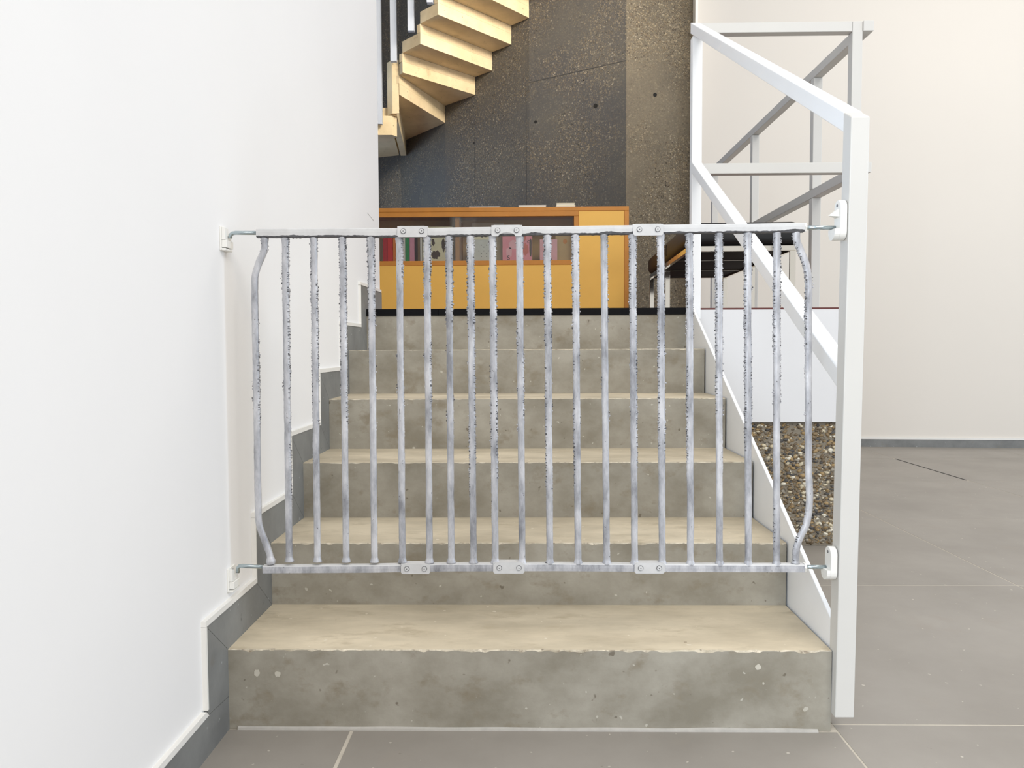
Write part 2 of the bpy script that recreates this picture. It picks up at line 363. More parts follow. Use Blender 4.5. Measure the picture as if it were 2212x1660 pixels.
# ------------------------------------------------------------------ far walls
wr = setp(prism('wall_right', [(1.372, 6.215), (6.2, 5.80), (6.2, 6.0), (1.372, 6.415)], 'z', 0.0, 4.6, 'wall_r'), kind='structure', label='wide warm white wall behind the railing')
br = setp(prism('baseboard_right', [(1.352, 6.207), (6.2, 5.790), (6.2, 5.7995), (1.352, 6.2145)], 'z', 0.0, 0.060, 'slate'), kind='structure', label='low grey skirting under the warm white wall')
prism('edge_trim', [(1.352, 6.204), (6.2, 5.787), (6.2, 5.7993), (1.352, 6.2143)], 'z', 0.0605, 0.075, 'trim', br)
box('corner_bead', (1.352, 6.208, LAND), (1.3715, 6.30, 4.6), 'trim', wr)
wb = setp(box('wall_back', (0.8246, 6.32, 0.0), (1.3705, 6.9, 6.0), 'agg_b'), kind='structure', label='light brown exposed aggregate concrete pier beside the white wall')
pl = [(0.8240, 6.321), (0.045, 6.815), (-0.775, 7.612), (-1.32, 8.30), (-3.4, 9.6)]
pt = [(p[0] + 0.18, p[1] + 0.24) for p in pl]
ws = setp(prism('wall_stairwell', pl + pt[::-1], 'z', 0.0, 6.0, 'agg_a'), kind='structure', label='dark grey exposed aggregate concrete wall behind the bookshelf')
def on_wall(t, seg, off=0.0):
    a, b = Vector(pl[seg]), Vector(pl[seg + 1]); d = (b - a).normalized(); nn = Vector((-d.y, d.x)); p = a.lerp(b, t)
    if nn.y > 0: nn = -nn
    return p + nn * off, d, nn
def wallstrip(name, seg, t0, t1, z0, z1, mat, th=0.0015):
    a, d, nn = on_wall(t0, seg); b, _, _ = on_wall(t1, seg); poly = [tuple(a - nn * 0.002), tuple(b - nn * 0.002), tuple(b + nn * th), tuple(a + nn * th)]
    V, Fc = prism_vf(poly, 'z', z0, z1); return obj(name, V, Fc, mat, ws)
wallstrip('formwork_seam', 0, 0.0, 1.0, 3.100, 3.106, 'seam', 0.0012); wallstrip('formwork_seam', 1, 0.03, 0.035, 1.0, 3.1, 'seam', 0.0012); wallstrip('formwork_seam', 1, 0.62, 0.625, 1.0, 2.8, 'seam', 0.0012)
for seg, t, z, r_ in ((0, 0.93, 2.755, 0.014), (0, 0.30, 2.79, 0.020), (1, 0.63, 2.72, 0.010), (0, 0.42, 3.02, 0.007)):
    p, d, nn = on_wall(t, seg, 0.0); n_ = 10; V = []
    for o_ in (-0.004, 0.0012):
        for k in range(n_):
            th = 2 * math.pi * k / n_; q = p + d * math.cos(th) * r_ + nn * o_; V.append((q.x, q.y, z + math.sin(th) * r_))
    obj('tie_hole_shade', V, [tuple(range(n_)), tuple(range(n_, 2 * n_))] + [(k, (k + 1) % n_, n_ + (k + 1) % n_, n_ + k) for k in range(n_)], 'dark', ws)  # dark disc on the surface, painted as the shade inside a tie hole
V, Fc = disc_vf((1.056, 6.3188, 2.828), 0.016, 0.016, 'y', 0.004, 10); obj('tie_hole_shade', V, Fc, 'dark', wb)  # same painted hole shade on the pier

setp(box('wall_light_block_left', (-3.6, YE + 0.002, LAND + 0.001), (-3.4, 9.6, 6.0), 'agg_a'), kind='structure', label='unseen dark concrete wall added on the left to keep ambient light off the shelf')  # unseen, added to block world light from the open left
setp(box('wall_light_block_front', (-3.4, YE - 0.10, 0.0), (-0.842, YE, 4.8), 'wall'), kind='structure', label='unseen white partition added to keep ambient light out of the stairwell')  # unseen, completes the added enclosure that blocks world light
# ------------------------------------------------------------------ upper winding stairs
r = 0.165; z1 = 2.9915
us = thing('winding_staircase', (-0.6, 7.0, 2.6), 'beige concrete winding stairs seen from below at the top', 'stairs')
INN = {0: (-1.112, 6.80), 1: (-1.081, 6.757), 2: (-1.040, 6.690), 3: (-0.860, 6.500), 4: (-0.692, 6.330), 5: (-0.52, 6.15), 6: (-0.352, 5.975), 7: (-0.184, 5.80), 8: (-0.016, 5.625)}
OUT = {0: (-1.245, 8.20), 1: (-0.772, 7.605), 2: (-0.455, 7.293), 3: (-0.290, 7.133), 4: (-0.112, 6.963), 5: (0.045, 6.805), 6: (0.205, 6.650), 7: (0.365, 6.490), 8: (0.525, 6.330)}
for k in range(1, 9):
    zk = z1 + (k - 1) * r
    a, b, c, d_ = Vector(INN[k]), Vector(OUT[k]), Vector(OUT[k - 1]), Vector(INN[k - 1])
    nrm = Vector((-(b - a).y, (b - a).x)).normalized()
    if nrm.y < 0: nrm = -nrm
    v1, f1 = prism_vf([tuple(a), tuple(b), tuple(c), tuple(d_)], 'z', zk, zk + 0.095)
    t = 0.045
    v2, f2 = prism_vf([tuple(a), tuple(b), tuple(b + nrm * t), tuple(a + nrm * t)], 'z', zk + 0.096, zk + r - 0.001)
    V, Fc, FM = join([(v1, f1, 0), (v2, f2, 0)]); obj('step', V, Fc, 'soffit', us)
a, b = Vector(INN[0]), Vector(OUT[0])
V, Fc = prism_vf([tuple(a), tuple(b), (b.x - 0.06, b.y), (a.x - 0.06, a.y + 0.02)], 'z', z1 - r, z1 - 0.001); obj('step', V, Fc, 'soffit', us)
V, Fc = prism_vf([(-1.19, 6.87), (-1.32, 8.18), (-1.9, 8.4), (-1.5, 6.9)], 'z', z1 - r, z1 - r + 0.09); obj('step', V, Fc, 'soffit', us)
prism('core_wall', [(-1.155, 6.80), (-1.122, 6.86), (-1.25, 7.05), (-1.42, 7.0), (-1.42, 6.80)], 'z', 2.66, z1 - r - 0.002, 'soffit', us)
prism('core_wall', [(-1.145, 6.77), (-1.086, 6.765), (-1.118, 6.80), (-1.14, 6.83), (-1.2, 6.83)], 'z', 2.835, 3.29, 'soffit', us)
for (x, y, zb, wd) in ((-1.247, 6.74, 2.735, 0.028), (-1.098, 6.62, 3.225, 0.032), (-0.922, 6.44, 3.403, 0.032), (-0.742, 6.25, 3.545, 0.030)):
    box('baluster', (x - wd, y - 0.012, zb), (x + wd * 0.6, y + 0.03, zb + 1.15), 'baluster', us)

# ------------------------------------------------------------------ stair railing
sr = thing('stair_railing', (0.65, 1.56, 0.03), 'white steel stair railing with sloping rails, from front post up to the landing', 'railing')
V = [(0.6270, 1.5377, 0.038), (0.6655, 1.5377, 0.038), (0.6655, 1.576, 0.038), (0.6270, 1.576, 0.038), (0.6402, 1.5377, 1.2415), (0.6768, 1.5377, 1.2415), (0.6768, 1.576, 1.2615), (0.6402, 1.576, 1.2615)]
V, Fc = bev(V, BOXF, 0.0022, 2); obj('front_post', V, Fc, 'steel_grey', sr)
ht = lambda y: 1.2415 + (y - 1.5377) * 0.5345
prism('handrail', [(1.5765, ht(1.5765) - 0.041), (1.5765, ht(1.5765)), (3.029, ht(3.029)), (3.029, ht(3.029) - 0.041)], 'x', 0.6412, 0.6782, 'steel', sr, 0.002)
mt = lambda y: 0.743 + (y - 1.576) * 0.5365
prism('middle_rail', [(1.5765, mt(1.5765) - 0.041), (1.5765, mt(1.5765)), (2.988, mt(2.988)), (2.988, mt(2.988) - 0.041)], 'x', 0.6400, 0.6770, 'steel', sr, 0.002)
box('upper_post', (0.6412, 2.989, 0.90), (0.6790, 3.028, ht(2.989) - 0.043), 'steel', sr, 0.002)
sl = lambda y: 0.2099 + (y - 1.5427) * 0.529
prism('stringer_plate', [(1.5765, 0.045), (1.5765, sl(1.5765)), (2.988, sl(2.988)), (2.988, 0.62), (1.93, 0.045)], 'x', XR, 0.6408, 'steel', sr, 0.001, 1)

lr = thing('landing_railing', (1.0, 3.05, LAND), 'off-white steel guard railing around the upper landing', 'railing')
def rl(nm, a, b): return box(nm, a, b, 'steel_grey', lr, 0.002)
rl('top_rail', (0.6795, 3.037, 2.003), (1.2635, 3.077, 2.042)); rl('middle_rail', (0.6795, 3.037, 1.466), (1.2635, 3.077, 1.506))
rl('corner_post', (1.264, 3.037, LAND), (1.3028, 3.077, 2.042))
rl('top_rail', (1.304, 3.032, 2.003), (1.3435, 5.46, 2.042)); rl('middle_rail', (1.304, 3.032, 1.466), (1.3435, 5.46, 1.506))
for y in (3.54, 4.475, 5.41):
    rl('post', (1.304, y, 0.78), (1.3435, y + 0.04, 1.4655)); rl('post', (1.304, y, 1.5065), (1.3435, y + 0.04, 2.0025))

# ------------------------------------------------------------------ safety gate
def gy(x): return 1.60 - 0.035 * (x + 0.62) / 1.25
gt = thing('safety_gate', (0, 1.585, 0.33), 'grey-white barred safety gate with rough flaking paint across the stairs', 'gate')
BARS = [(-0.4963, -0.4994), (-0.436, -0.439), (-0.3759, -0.3778), (-0.3164, -0.3178), (-0.2577, -0.2585), (-0.2005, -0.2013), (-0.1551, -0.1555), (-0.1107, -0.1089), (-0.0654, -0.0633), (-0.0099, -0.0072), (0.047, 0.0506), (0.1041, 0.1091), (0.1619, 0.168), (0.22, 0.2257), (0.2766, 0.2823), (0.3343, 0.3401), (0.3933, 0.3995), (0.451, 0.4579), (0.5087, 0.5153)]
LB = [(-0.5386, 1.022), (-0.5402, 0.9974), (-0.5519, 0.9708), (-0.5603, 0.945), (-0.5618, 0.9163), (-0.5623, 0.8442), (-0.5624, 0.7669), (-0.5628, 0.6211), (-0.5634, 0.4711), (-0.5619, 0.4199), (-0.5502, 0.3844), (-0.5408, 0.3558), (-0.5382, 0.337)]
RB = [(0.5459, 1.022), (0.5474, 1.0079), (0.5559, 0.9838), (0.5651, 0.9615), (0.5703, 0.9383), (0.5723, 0.8611), (0.5741, 0.7292), (0.5769, 0.5527), (0.5774, 0.4461), (0.5735, 0.427), (0.5645, 0.4073), (0.5555, 0.3813), (0.5536, 0.348)]
def smooth_path(pts, n):
    P = [Vector((p[0], p[1])) for p in pts]; out = []; L = [0]
    for a, b in zip(P, P[1:]): L.append(L[-1] + (b - a).length)
    for i in range(n + 1):
        s = L[-1] * i / n; j = max(0, min(len(P) - 2, sum(1 for l in L if l <= s) - 1)); t = (s - L[j]) / (L[j + 1] - L[j])
        p0, p1, p2, p3 = P[max(j - 1, 0)], P[j], P[j + 1], P[min(j + 2, len(P) - 1)]
        l0, l1, l2 = max((p1 - p0).length, 1e-4), (p2 - p1).length, max((p3 - p2).length, 1e-4)
        m1 = ((p1 - p0) / l0 * l1 + (p2 - p1) / l1 * l0) / (l0 + l1) * l1 if j > 0 else (p2 - p1)
        m2 = ((p2 - p1) / l1 * l2 + (p3 - p2) / l2 * l1) / (l1 + l2) * l1 if j < len(P) - 2 else (p2 - p1)
        h = lambda a, b, c, d: a * p1 + b * m1 + c * p2 + d * m2
        out.append(h(2 * t ** 3 - 3 * t * t + 1, t ** 3 - 2 * t * t + t, -2 * t ** 3 + 3 * t * t, t ** 3 - t * t))
    return out
def bar(path2, seed, crust=(0.5, 1.0), rad=0.0070):
    """paint-crusted bar: a tube whose left and right edges carry ragged crumbs of paint"""
    P = [Vector((p.x, gy(p.x), p.y)) for p in path2]; seg = 14; V = []; Fc = []; FM = []; n = len(P); rough = {}
    for i, p in enumerate(P):
        t = (P[min(i + 1, n - 1)] - P[max(i - 1, 0)]).normalized(); a = Vector((t.z, 0, -t.x)).normalized(); b = Vector((0, 1, 0))
        if a.x < 0: a = -a
        h = p.z
        wob = 1 + 0.05 * noise.noise((seed * 3.7, h * 30, 0))
        flare = 1 + 0.45 * max(0, 1 - abs(h - 0.343) / 0.010) + 0.15 * max(0, 1 - abs(h - 1.02) / 0.012)
        for k in range(seg):
            th = 2 * math.pi * k / seg; ca, sa = math.cos(th), math.sin(th); rr = rad * wob * flare
            side = 1 if ca > 0 else -1
            m = noise.noise((seed * 11.3 + side * 4, h * 7.0, 1.7)) + crust[0 if side < 0 else 1] * 0.55 - 0.42 + (h - 0.60) * 1.1
            d = 0.0
            if m > 0 and abs(ca) > 0.80:
                cr = noise.noise((seed * 5 + side * 9 + k, h * 420, 3.3)) + 0.5 * noise.noise((seed + k * 2, h * 900, 8.1))
                if cr > 0.12: d = min(0.0030, (0.0006 + cr * 0.0030) * min(1, m * 2.0))
            rough[(i, k)] = d
            rr += d; rr += 0.00035 * noise.noise((seed + ca * 2, sa * 2, h * 120))
            V.append(tuple(p + a * ca * rr + b * sa * rr * 0.95))
    for i in range(n - 1):
        for k in range(seg):
            k2 = (k + 1) % seg; Fc.append((i * seg + k, i * seg + k2, (i + 1) * seg + k2, (i + 1) * seg + k))
            dd = max(rough[(i, k)], rough[(i, k2)], rough[(i + 1, k)], rough[(i + 1, k2)])
            FM.append(1 if dd > 0.0009 and random.random() < 0.26 else 0)
    Fc.append(tuple(range(seg))[::-1]); FM.append(0); Fc.append(tuple(range((n - 1) * seg, n * seg))); FM.append(0)
    # crumbs of loose paint clinging to the edges, mostly near the top
    rs = random.Random(seed * 13)
    for side in (-1, 1):
        cz = [(rs.uniform(0.62, 1.0), rs.uniform(0.006, 0.022), rs.randint(3, 9)) for _ in range(int(2 + 4 * crust[0 if side < 0 else 1]))] + [(1.004, 0.010, int(7 * crust[0 if side < 0 else 1]))]
        for z0, sp_, cnt in cz:
            for _ in range(cnt):
                zz = z0 + rs.gauss(0, sp_ * 0.6); i = min(range(0, n, 3), key=lambda q: abs(P[q].z - zz))
                if zz > 1.018: continue
                c_ = P[i] + Vector((side * (rad + rs.uniform(-0.0004, 0.0016)), rs.uniform(-0.004, 0.002), zz - P[i].z)); s_ = rs.uniform(0.0006, 0.0017); n0 = len(V)
                for v in iv: V.append(tuple(c_ + Vector((v.x * s_, v.y * s_, v.z * s_ * rs.uniform(0.8, 1.4)))))
                mi = 1 if rs.random() < 0.35 else 0
                for f in ifc: Fc.append(tuple(q + n0 for q in f)); FM.append(mi)
    return obj('bar', V, Fc, ['gate', 'gate_dark'], gt, FM, True)
CR = [(0.1, 1.2), (0.2, 1.1), (0.5, 1.0), (0.6, 1.0), (0.1, 0.7), (0.5, 1.3), (0.8, 0.7), (1.0, 0.9), (0.9, 0.9), (0.7, 1.0), (1.2, 0.9), (1.0, 0.5), (0.2, 0.7), (0.9, 1.3), (0.9, 1.1), (1.0, 0.9), (0.9, 0.9), (1.0, 0.8), (1.1, 0.9)]
for i, (xt, xb) in enumerate(BARS):
    sl_ = (xt - xb) / (0.9446 - 0.341); nn_ = 430
    top, bot = 1.0215, 0.343
    bar([Vector((xb + sl_ * (bot + (top - bot) * j / nn_ - 0.341) + 0.0006 * noise.noise((i * 2.1, j * 0.03, 5)), bot + (top - bot) * j / nn_)) for j in range(nn_ + 1)], i + 1, CR[i])
bar(smooth_path(LB[::-1], 430), 31, (0.0, 0.8)); bar(smooth_path(RB[::-1], 430), 37, (0.9, 0.0))
def rail(name, pts, hh, top, seed):
    """a flat rail with a wavering lower edge, coloured darker underneath on the top rail"""
    n = 420; x0, x1 = pts[0][0], pts[-1][0]; V = []; Fc = []; FM = []; dpt = 0.0085
    for i in range(n + 1):
        x = x0 + (x1 - x0) * i / n
        for (xa, za), (xb, zb) in zip(pts, pts[1:]):
            if xa <= x <= xb + 1e-9: z = za + (zb - za) * (x - xa) / (xb - xa); break
        y = gy(x); up_ = z + hh + 0.0005 * noise.noise((x * 16, seed, 0)); lo = z - hh
        wav = (0.0060 if x > -0.07 and top else 0.0018) * max(0, noise.noise((x * 26, seed, 4))) + (0.0012 * noise.noise((x * 190, seed, 6)) if top else 0.0004 * noise.noise((x * 90, seed, 6)))
        crumb = (max(0, noise.noise((x * 300, seed, 9)) - 0.05) * 0.0045 * max(0.0, 0.4 + noise.noise((x * 10, seed, 2)))) if top else 0.0
        f = lo + (0.0022 + wav if top else 0.0)
        V += [(x, y - dpt, f), (x, y - dpt - 0.0004, (f + up_) / 2), (x, y - dpt, up_ - 0.0018), (x, y - dpt + 0.0018, up_), (x, y + dpt - 0.0018, up_), (x, y + dpt, up_ - 0.0018), (x, y + dpt, lo), (x, y + 0.002, lo - 0.0012 - crumb), (x, y - dpt + 0.0015, lo - 0.0002 - crumb * 0.4)]
    m = 9
    for i in range(n):
        for j in range(m):
            j2 = (j + 1) % m; Fc.append((i * m + j, i * m + j2, (i + 1) * m + j2, (i + 1) * m + j)[::-1]); FM.append(1 if (j in (7, 8, 6) and top) else 0)
    Fc.append(tuple(range(m))); FM.append(0); Fc.append(tuple(range(n * m, n * m + m))[::-1]); FM.append(0)
    if not top: FM = [2 if (q < n * m and q % m in (0, 1)) else v_ for q, v_ in enumerate(FM)]  # bottom rail front in the greyer paint, its shading put into the colour
    return obj(name, V, Fc, ['gate_white', 'gate_dark', 'gate'], gt, FM)
TOP = [(-0.5541, 1.0315), (-0.3756, 1.0305), (-0.2601, 1.0290), (-0.193, 1.0289), (-0.1262, 1.0296), (0.0632, 1.0302), (0.2039, 1.0299), (0.3156, 1.0303), (0.4359, 1.0304), (0.5599, 1.0307)]
BOT = [(-0.5543, 0.3269), (-0.3268, 0.3304), (-0.1702, 0.3345), (0.0621, 0.3372), (0.2913, 0.3375), (0.5691, 0.3392)]
rail('top_rail', TOP, 0.0086, True, 1.3); rail('bottom_rail', BOT, 0.0078, False, 7.9)
def sleeve(xa, xb, zt, zb, arch, mat='gate_white'):
    ym = gy((xa + xb) / 2); c = 0.005
    poly = [(xa + c, zt), (xa, zt - c), (xa, zb + c * 0.6), (xa + c * 0.6, zb)]
    if arch:
        w_ = xb - xa
        for q in range(9): th = math.pi * q / 8; poly.append(((xa + xb) / 2 - math.cos(th) * w_ * 0.28, zb + math.sin(th) * 0.0075))
    poly += [(xb - c * 0.6, zb), (xb, zb + c * 0.6), (xb, zt - c), (xb - c, zt)]
    V, Fc = prism_vf(poly, 'y', ym - 0.0115, ym - 0.0088); V2, F2 = prism_vf([(xa, zt), (xb, zt), (xb, zt - 0.004), (xa, zt - 0.004)], 'y', ym - 0.0087, ym + 0.0105)
    V, Fc, FM = join([(V, Fc, 0), (V2, F2, 0)])
    s = obj('joining_sleeve', V, Fc, mat, gt)
    for x in (xa + 0.0125, xb - 0.0115):
        zc = zb + (zt - zb) * 0.52; v3, f3 = disc_vf((x, ym - 0.0118, zc), 0.0056, 0.0056, 'y', 0.0004, 16); V, Fc = disc_vf((x, ym - 0.0142, zc), 0.0045, 0.0045, 'y', 0.0026, 16); v2, f2 = disc_vf((x, ym - 0.0145, zc), 0.0011, 0.0011, 'y', 0.0008, 8)
        V, Fc, FM = join([(V, Fc, 0), (v2, f2, 1), (v3, f3, 1)]); obj('screw', V, Fc, [mat, 'gate_dark'], s, FM)  # v3 is a dark ring painted as the shade around the screw head
for (a, b, zt, zb, ar) in ((-0.260, -0.1985, 1.0415, 1.0190, 0), (-0.0673, -0.0048, 1.0412, 1.0185, 1), (0.2188, 0.2794, 1.0402, 1.0170, 0)): sleeve(a, b, zt, zb, ar)
for (a, b, zt, zb) in ((-0.260, -0.1994, 0.3430, 0.3216), (-0.0672, -0.0024, 0.3475, 0.3243), (0.2238, 0.2856, 0.3490, 0.327)): sleeve(a, b, zt, zb, 0)
def rod(pts): return tube('hook_bolt', pts, 0.0042, 'zinc', gt, 14)
yl, yr = gy(-0.58), gy(0.6)
rod([(-0.5545, yl, 1.0325), (-0.600, yl, 1.0330), (-0.6065, yl, 1.0318), (-0.6105, yl, 1.0285), (-0.6115, yl, 1.022)])
rod([(-0.5548, yl, 0.3300), (-0.600, yl, 0.3325), (-0.6065, yl, 0.3318), (-0.6095, yl, 0.3285), (-0.6105, yl, 0.318)])
rod([(0.5602, yr, 1.0310), (0.6265, yr, 1.0302)]); rod([(0.5695, yr, 0.3405), (0.6175, yr, 0.3405)])
for x, z in ((0.5605, 1.0308), (0.5696, 0.3402)):
    V, Fc = disc_vf((x, yr, z), 0.0098, 0.0098, 'x', 0.0042, 6); obj('nut', V, Fc, 'plastic', gt)

# gate brackets
def wall_bracket(z0, label, yc=1.600):
    b = thing('gate_bracket', (XL, yc, z0), label, 'bracket', 'wall brackets of the gate')
    x = -0.6264; box('back_plate', (x, yc - 0.020, z0), (x + 0.0035, yc + 0.020, z0 + 0.050), 'plastic', b, 0.001)
    prism('hook_lug', [(yc - 0.018, z0 + 0.022), (yc + 0.016, z0 + 0.022), (yc + 0.016, z0 + 0.030), (yc - 0.004, z0 + 0.031), (yc - 0.007, z0 + 0.046), (yc - 0.018, z0 + 0.048)], 'x', x + 0.0036, x + 0.011, 'plastic', b, 0.0008)
    box('cover', (x + 0.0036, yc - 0.018, z0 + 0.006), (x + 0.014, yc + 0.018, z0 + 0.0215), 'plastic', b, 0.001)
    box('bottom_lip', (x + 0.0036, yc - 0.020, z0), (x + 0.0125, yc + 0.018, z0 + 0.0045), 'plastic', b, 0.001)
    V, Fc = disc_vf((x + 0.0035, yc + 0.004, z0 + 0.040), 0.0025, 0.004, 'x', 0.0012, 10); obj('screw', V, Fc, 'screw', b)
wall_bracket(0.995, 'white plastic bracket on the left wall holding the top of the gate')
wall_bracket(0.281, 'white plastic bracket on the left wall holding the bottom of the gate')
def post_bracket(z0, z1_, xf, label, beak):
    b = thing('gate_bracket', (xf, 1.557, z0), label, 'bracket', 'post brackets of the gate')
    yc, hw = 1.5565, 0.0165; pts = []
    for k in range(11): th = math.pi * k / 10; pts.append((yc + math.cos(th) * hw, z1_ - hw + math.sin(th) * hw))
    for k in range(11): th = math.pi + math.pi * k / 10; pts.append((yc + math.cos(th) * hw, z0 + hw + math.sin(th) * hw))
    prism('plate', pts, 'x', xf - 0.0135, xf, 'plastic', b, 0.0015)
    cup = [p for p in pts if p[1] < z0 + hw] + [(yc + hw, z0 + 0.021), (yc - hw, z0 + 0.021)]
    cup = [(yc + math.cos(math.pi + math.pi * k / 10) * hw, z0 + hw + math.sin(math.pi + math.pi * k / 10) * hw) for k in range(11)] + [(yc + hw, z0 + 0.022), (yc - hw, z0 + 0.022)]
    prism('cup', cup, 'x', xf - (0.0245 if beak else 0.021), xf - 0.0137, 'plastic', b)
    if beak:
        V = [(xf - 0.0137, yc - 0.012, z0 + 0.046), (xf - 0.0137, yc + 0.012, z0 + 0.046), (xf - 0.0137, yc + 0.010, z0 + 0.062), (xf - 0.0137, yc - 0.010, z0 + 0.062), (xf - 0.030, yc + 0.004, z0 + 0.050)]
        obj('catch', V, [(0, 1, 2, 3), (0, 4, 1), (1, 4, 2), (2, 4, 3), (3, 4, 0)], 'plastic', b)
    V, Fc = disc_vf((xf - 0.0147, yc, z1_ - 0.011), 0.003, 0.003, 'x', 0.0012, 10); obj('screw', V, Fc, 'screw', b)
post_bracket(1.003, 1.083, 0.6368, 'white pill-shaped bracket with pointed catch on the railing post, top of the gate', True)
post_bracket(0.318, 0.386, 0.6285, 'white pill-shaped bracket low on the railing post, bottom of the gate', False)

# ------------------------------------------------------------------ bookshelf
Y0, Y1, X0, X1 = 4.90, 5.23, -1.25, 0.658
sh = thing('bookshelf', (-0.3, 5.06, LAND), 'low orange plywood bookshelf with a glazed display slot', 'bookshelf')
def sp(nm, a, b, m): return box(nm, a, b, m, sh, 0.0012, 1)
zt = 1.6805
sp('top_board', (X0, Y0, 1.655), (X1, Y1, zt), 'ply_edge'); sp('side_board', (0.6305, Y0, LAND), (X1, Y1, 1.6545), 'ply_edge'); sp('side_board', (X0, Y0, LAND), (X0 + 0.027, Y1, 1.6545), 'ply_edge')
sp('front_panel', (X0 + 0.028, Y0 + 0.003, LAND + 0.01), (0.3415, Y0 + 0.021, 1.3170), 'ply'); sp('front_panel', (0.3425, Y0 + 0.003, LAND + 0.01), (0.630, Y0 + 0.021, 1.6545), 'ply')
sp('upper_edge_strip', (X0 + 0.028, Y0 + 0.0015, 1.6235), (0.3415, Y0 + 0.03, 1.6545), 'ply_edge'); sp('inner_side_board', (0.3125, Y0 + 0.002, 1.3475), (0.3415, Y1 - 0.02, 1.623), 'ply_edge')
sp('shelf_board', (X0 + 0.028, Y0 + 0.002, 1.3175), (0.3415, Y1 - 0.02, 1.3465), 'ply_edge'); sp('divider', (-0.442, Y0 + 0.03, 1.347), (-0.415, Y1 - 0.02, 1.623), 'ply_edge')
sp('back_board', (X0 + 0.028, Y1 - 0.018, LAND), (0.630, Y1 - 0.003, 1.654), 'ply_in')
box('glass_pane', (X0 + 0.03, Y0 + 0.006, 1.348), (-0.40, Y0 + 0.010, 1.623), 'glass', sh); box('glass_pane', (-0.46, Y0 + 0.014, 1.348), (0.312, Y0 + 0.018, 1.623), 'glass', sh)
ZB = 1.347
def spine(x0, x1, h, cov, label, y=4.965, cat='book'):
    t = thing('book', ((x0 + x1) / 2, y + 0.07, ZB), label, cat, 'upright books behind the glass')
    th = min(0.002, (x1 - x0) * 0.15)
    V, Fc, FM = join([(boxv((x0, y, ZB), (x0 + th, y + 0.15, ZB + h)), BOXF, 0), (boxv((x1 - th, y, ZB), (x1, y + 0.15, ZB + h)), BOXF, 0), (boxv((x0 + th, y, ZB), (x1 - th, y + th, ZB + h)), BOXF, 0)])
    obj('cover', V, Fc, cov, t); box('pages', (x0 + th + 0.0002, y + th + 0.0005, ZB + 0.002), (x1 - th - 0.0002, y + 0.147, ZB + h - 0.003), 'paper', t); return t
SP = [(-0.965, -0.912, 0.150, 'b_tan', 'tan-spined book at the far left end of the display slot'), (-0.910, -0.881, 0.172, 'b_red', 'dark red-spined book, leftmost in view behind the glass'), (-0.880, -0.848, 0.175, 'b_red2', 'bright red-spined book between dark red and orange books'), (-0.846, -0.829, 0.168, 'b_orange', 'thin orange-spined book between red and green books'),
      (-0.828, -0.797, 0.170, 'b_green', 'pale green-spined book next to the thin orange book'), (-0.795, -0.768, 0.172, 'b_white', 'white-spined book between the two green books'), (-0.767, -0.741, 0.174, 'b_green2', 'deep green-spined book next to the pink book'), (-0.739, -0.708, 0.168, 'b_pink', 'dusty pink-spined book between green and dark brown books'),
      (-0.706, -0.688, 0.170, 'b_brown', 'dark brown-spined book next to the pink one'), (-0.687, -0.673, 0.160, 'b_tan', 'thin tan-spined book right of the dark brown book'), (-0.671, -0.660, 0.172, 'b_white', 'thin white-spined book beside the flowered cover')]
for s in SP: spine(*s[:3], s[3], s[4])
def face(x0, x1, h, cov, label, y=4.985, th=0.018, name='book', cat='book'):
    t = thing(name, ((x0 + x1) / 2, y + th / 2, ZB), label, cat)
    c = box('cover', (x0, y, ZB), (x1, y + 0.003, ZB + h), cov, t); box('pages', (x0 + 0.001, y + 0.0035, ZB + 0.001), (x1 - 0.002, y + th, ZB + h - 0.002), 'paper', t); return t, c
def blot(parent, x, z, rx, rz, m, y, jit=0.3, n_=16, nm='printed_motif'):
    V, Fc = disc_vf((x, y - 0.0006, z), rx, rz, 'y', 0.0005, n_, jit); return obj(nm, V, Fc, m, parent)
t, c = face(-0.657, -0.462, 0.228, 'b_cream', 'cream book with dark brown flower shapes, standing cover forward')
for (x, z, rx, rz) in ((-0.575, 1.395, 0.026, 0.026), (-0.590, 1.475, 0.012, 0.020), (-0.520, 1.455, 0.017, 0.040), (-0.498, 1.385, 0.012, 0.018), (-0.632, 1.42, 0.010, 0.018)): blot(c, x, z, rx, rz, 'b_petal', 4.985)
t, c = face(-0.362, -0.206, 0.166, 'b_grey', 'pale grey book with small black dots, cover forward')
box('top_band', (-0.362, 4.9842, 1.490), (-0.206, 4.9848, 1.513), 'b_cream', c)
for dx, dz in ((0.52, 0.52), (0.62, 0.46), (0.73, 0.52), (0.95, 0.52), (0.42, 0.34), (0.62, 0.34), (0.82, 0.34), (0.52, 0.27), (0.73, 0.27), (0.52, 0.17), (0.73, 0.17)):
    blot(c, -0.362 + 0.16 * dx, ZB + 0.166 * dz * 1.25, 0.0030, 0.0030, 'b_ink', 4.985, 0.0, 10, 'printed_dot')
face(-0.345, -0.135, 0.270, 'b_cardw', 'tall pale card sheet leaning behind the dotted book', 5.10, 0.006, 'card_sheet', 'card')
t, c = face(-0.142, 0.048, 0.222, 'b_rose', 'pink magazine in plastic with letters S and O on its cover')
box('cover_band', (-0.142, 4.9842, 1.548), (0.048, 4.9848, 1.569), 'b_maroon', c)
for (x, z, rx, rz, m) in ((0.005, 1.425, 0.020, 0.040, 'b_salmon'), (-0.01, 1.500, 0.022, 0.026, 'b_salmon'), (-0.075, 1.455, 0.030, 0.030, 'b_rose2'), (0.038, 1.44, 0.008, 0.06, 'b_petal'), (-0.1, 1.41, 0.02, 0.03, 'b_rose2')): blot(c, x, z, rx, rz, m, 4.985, 0.15)
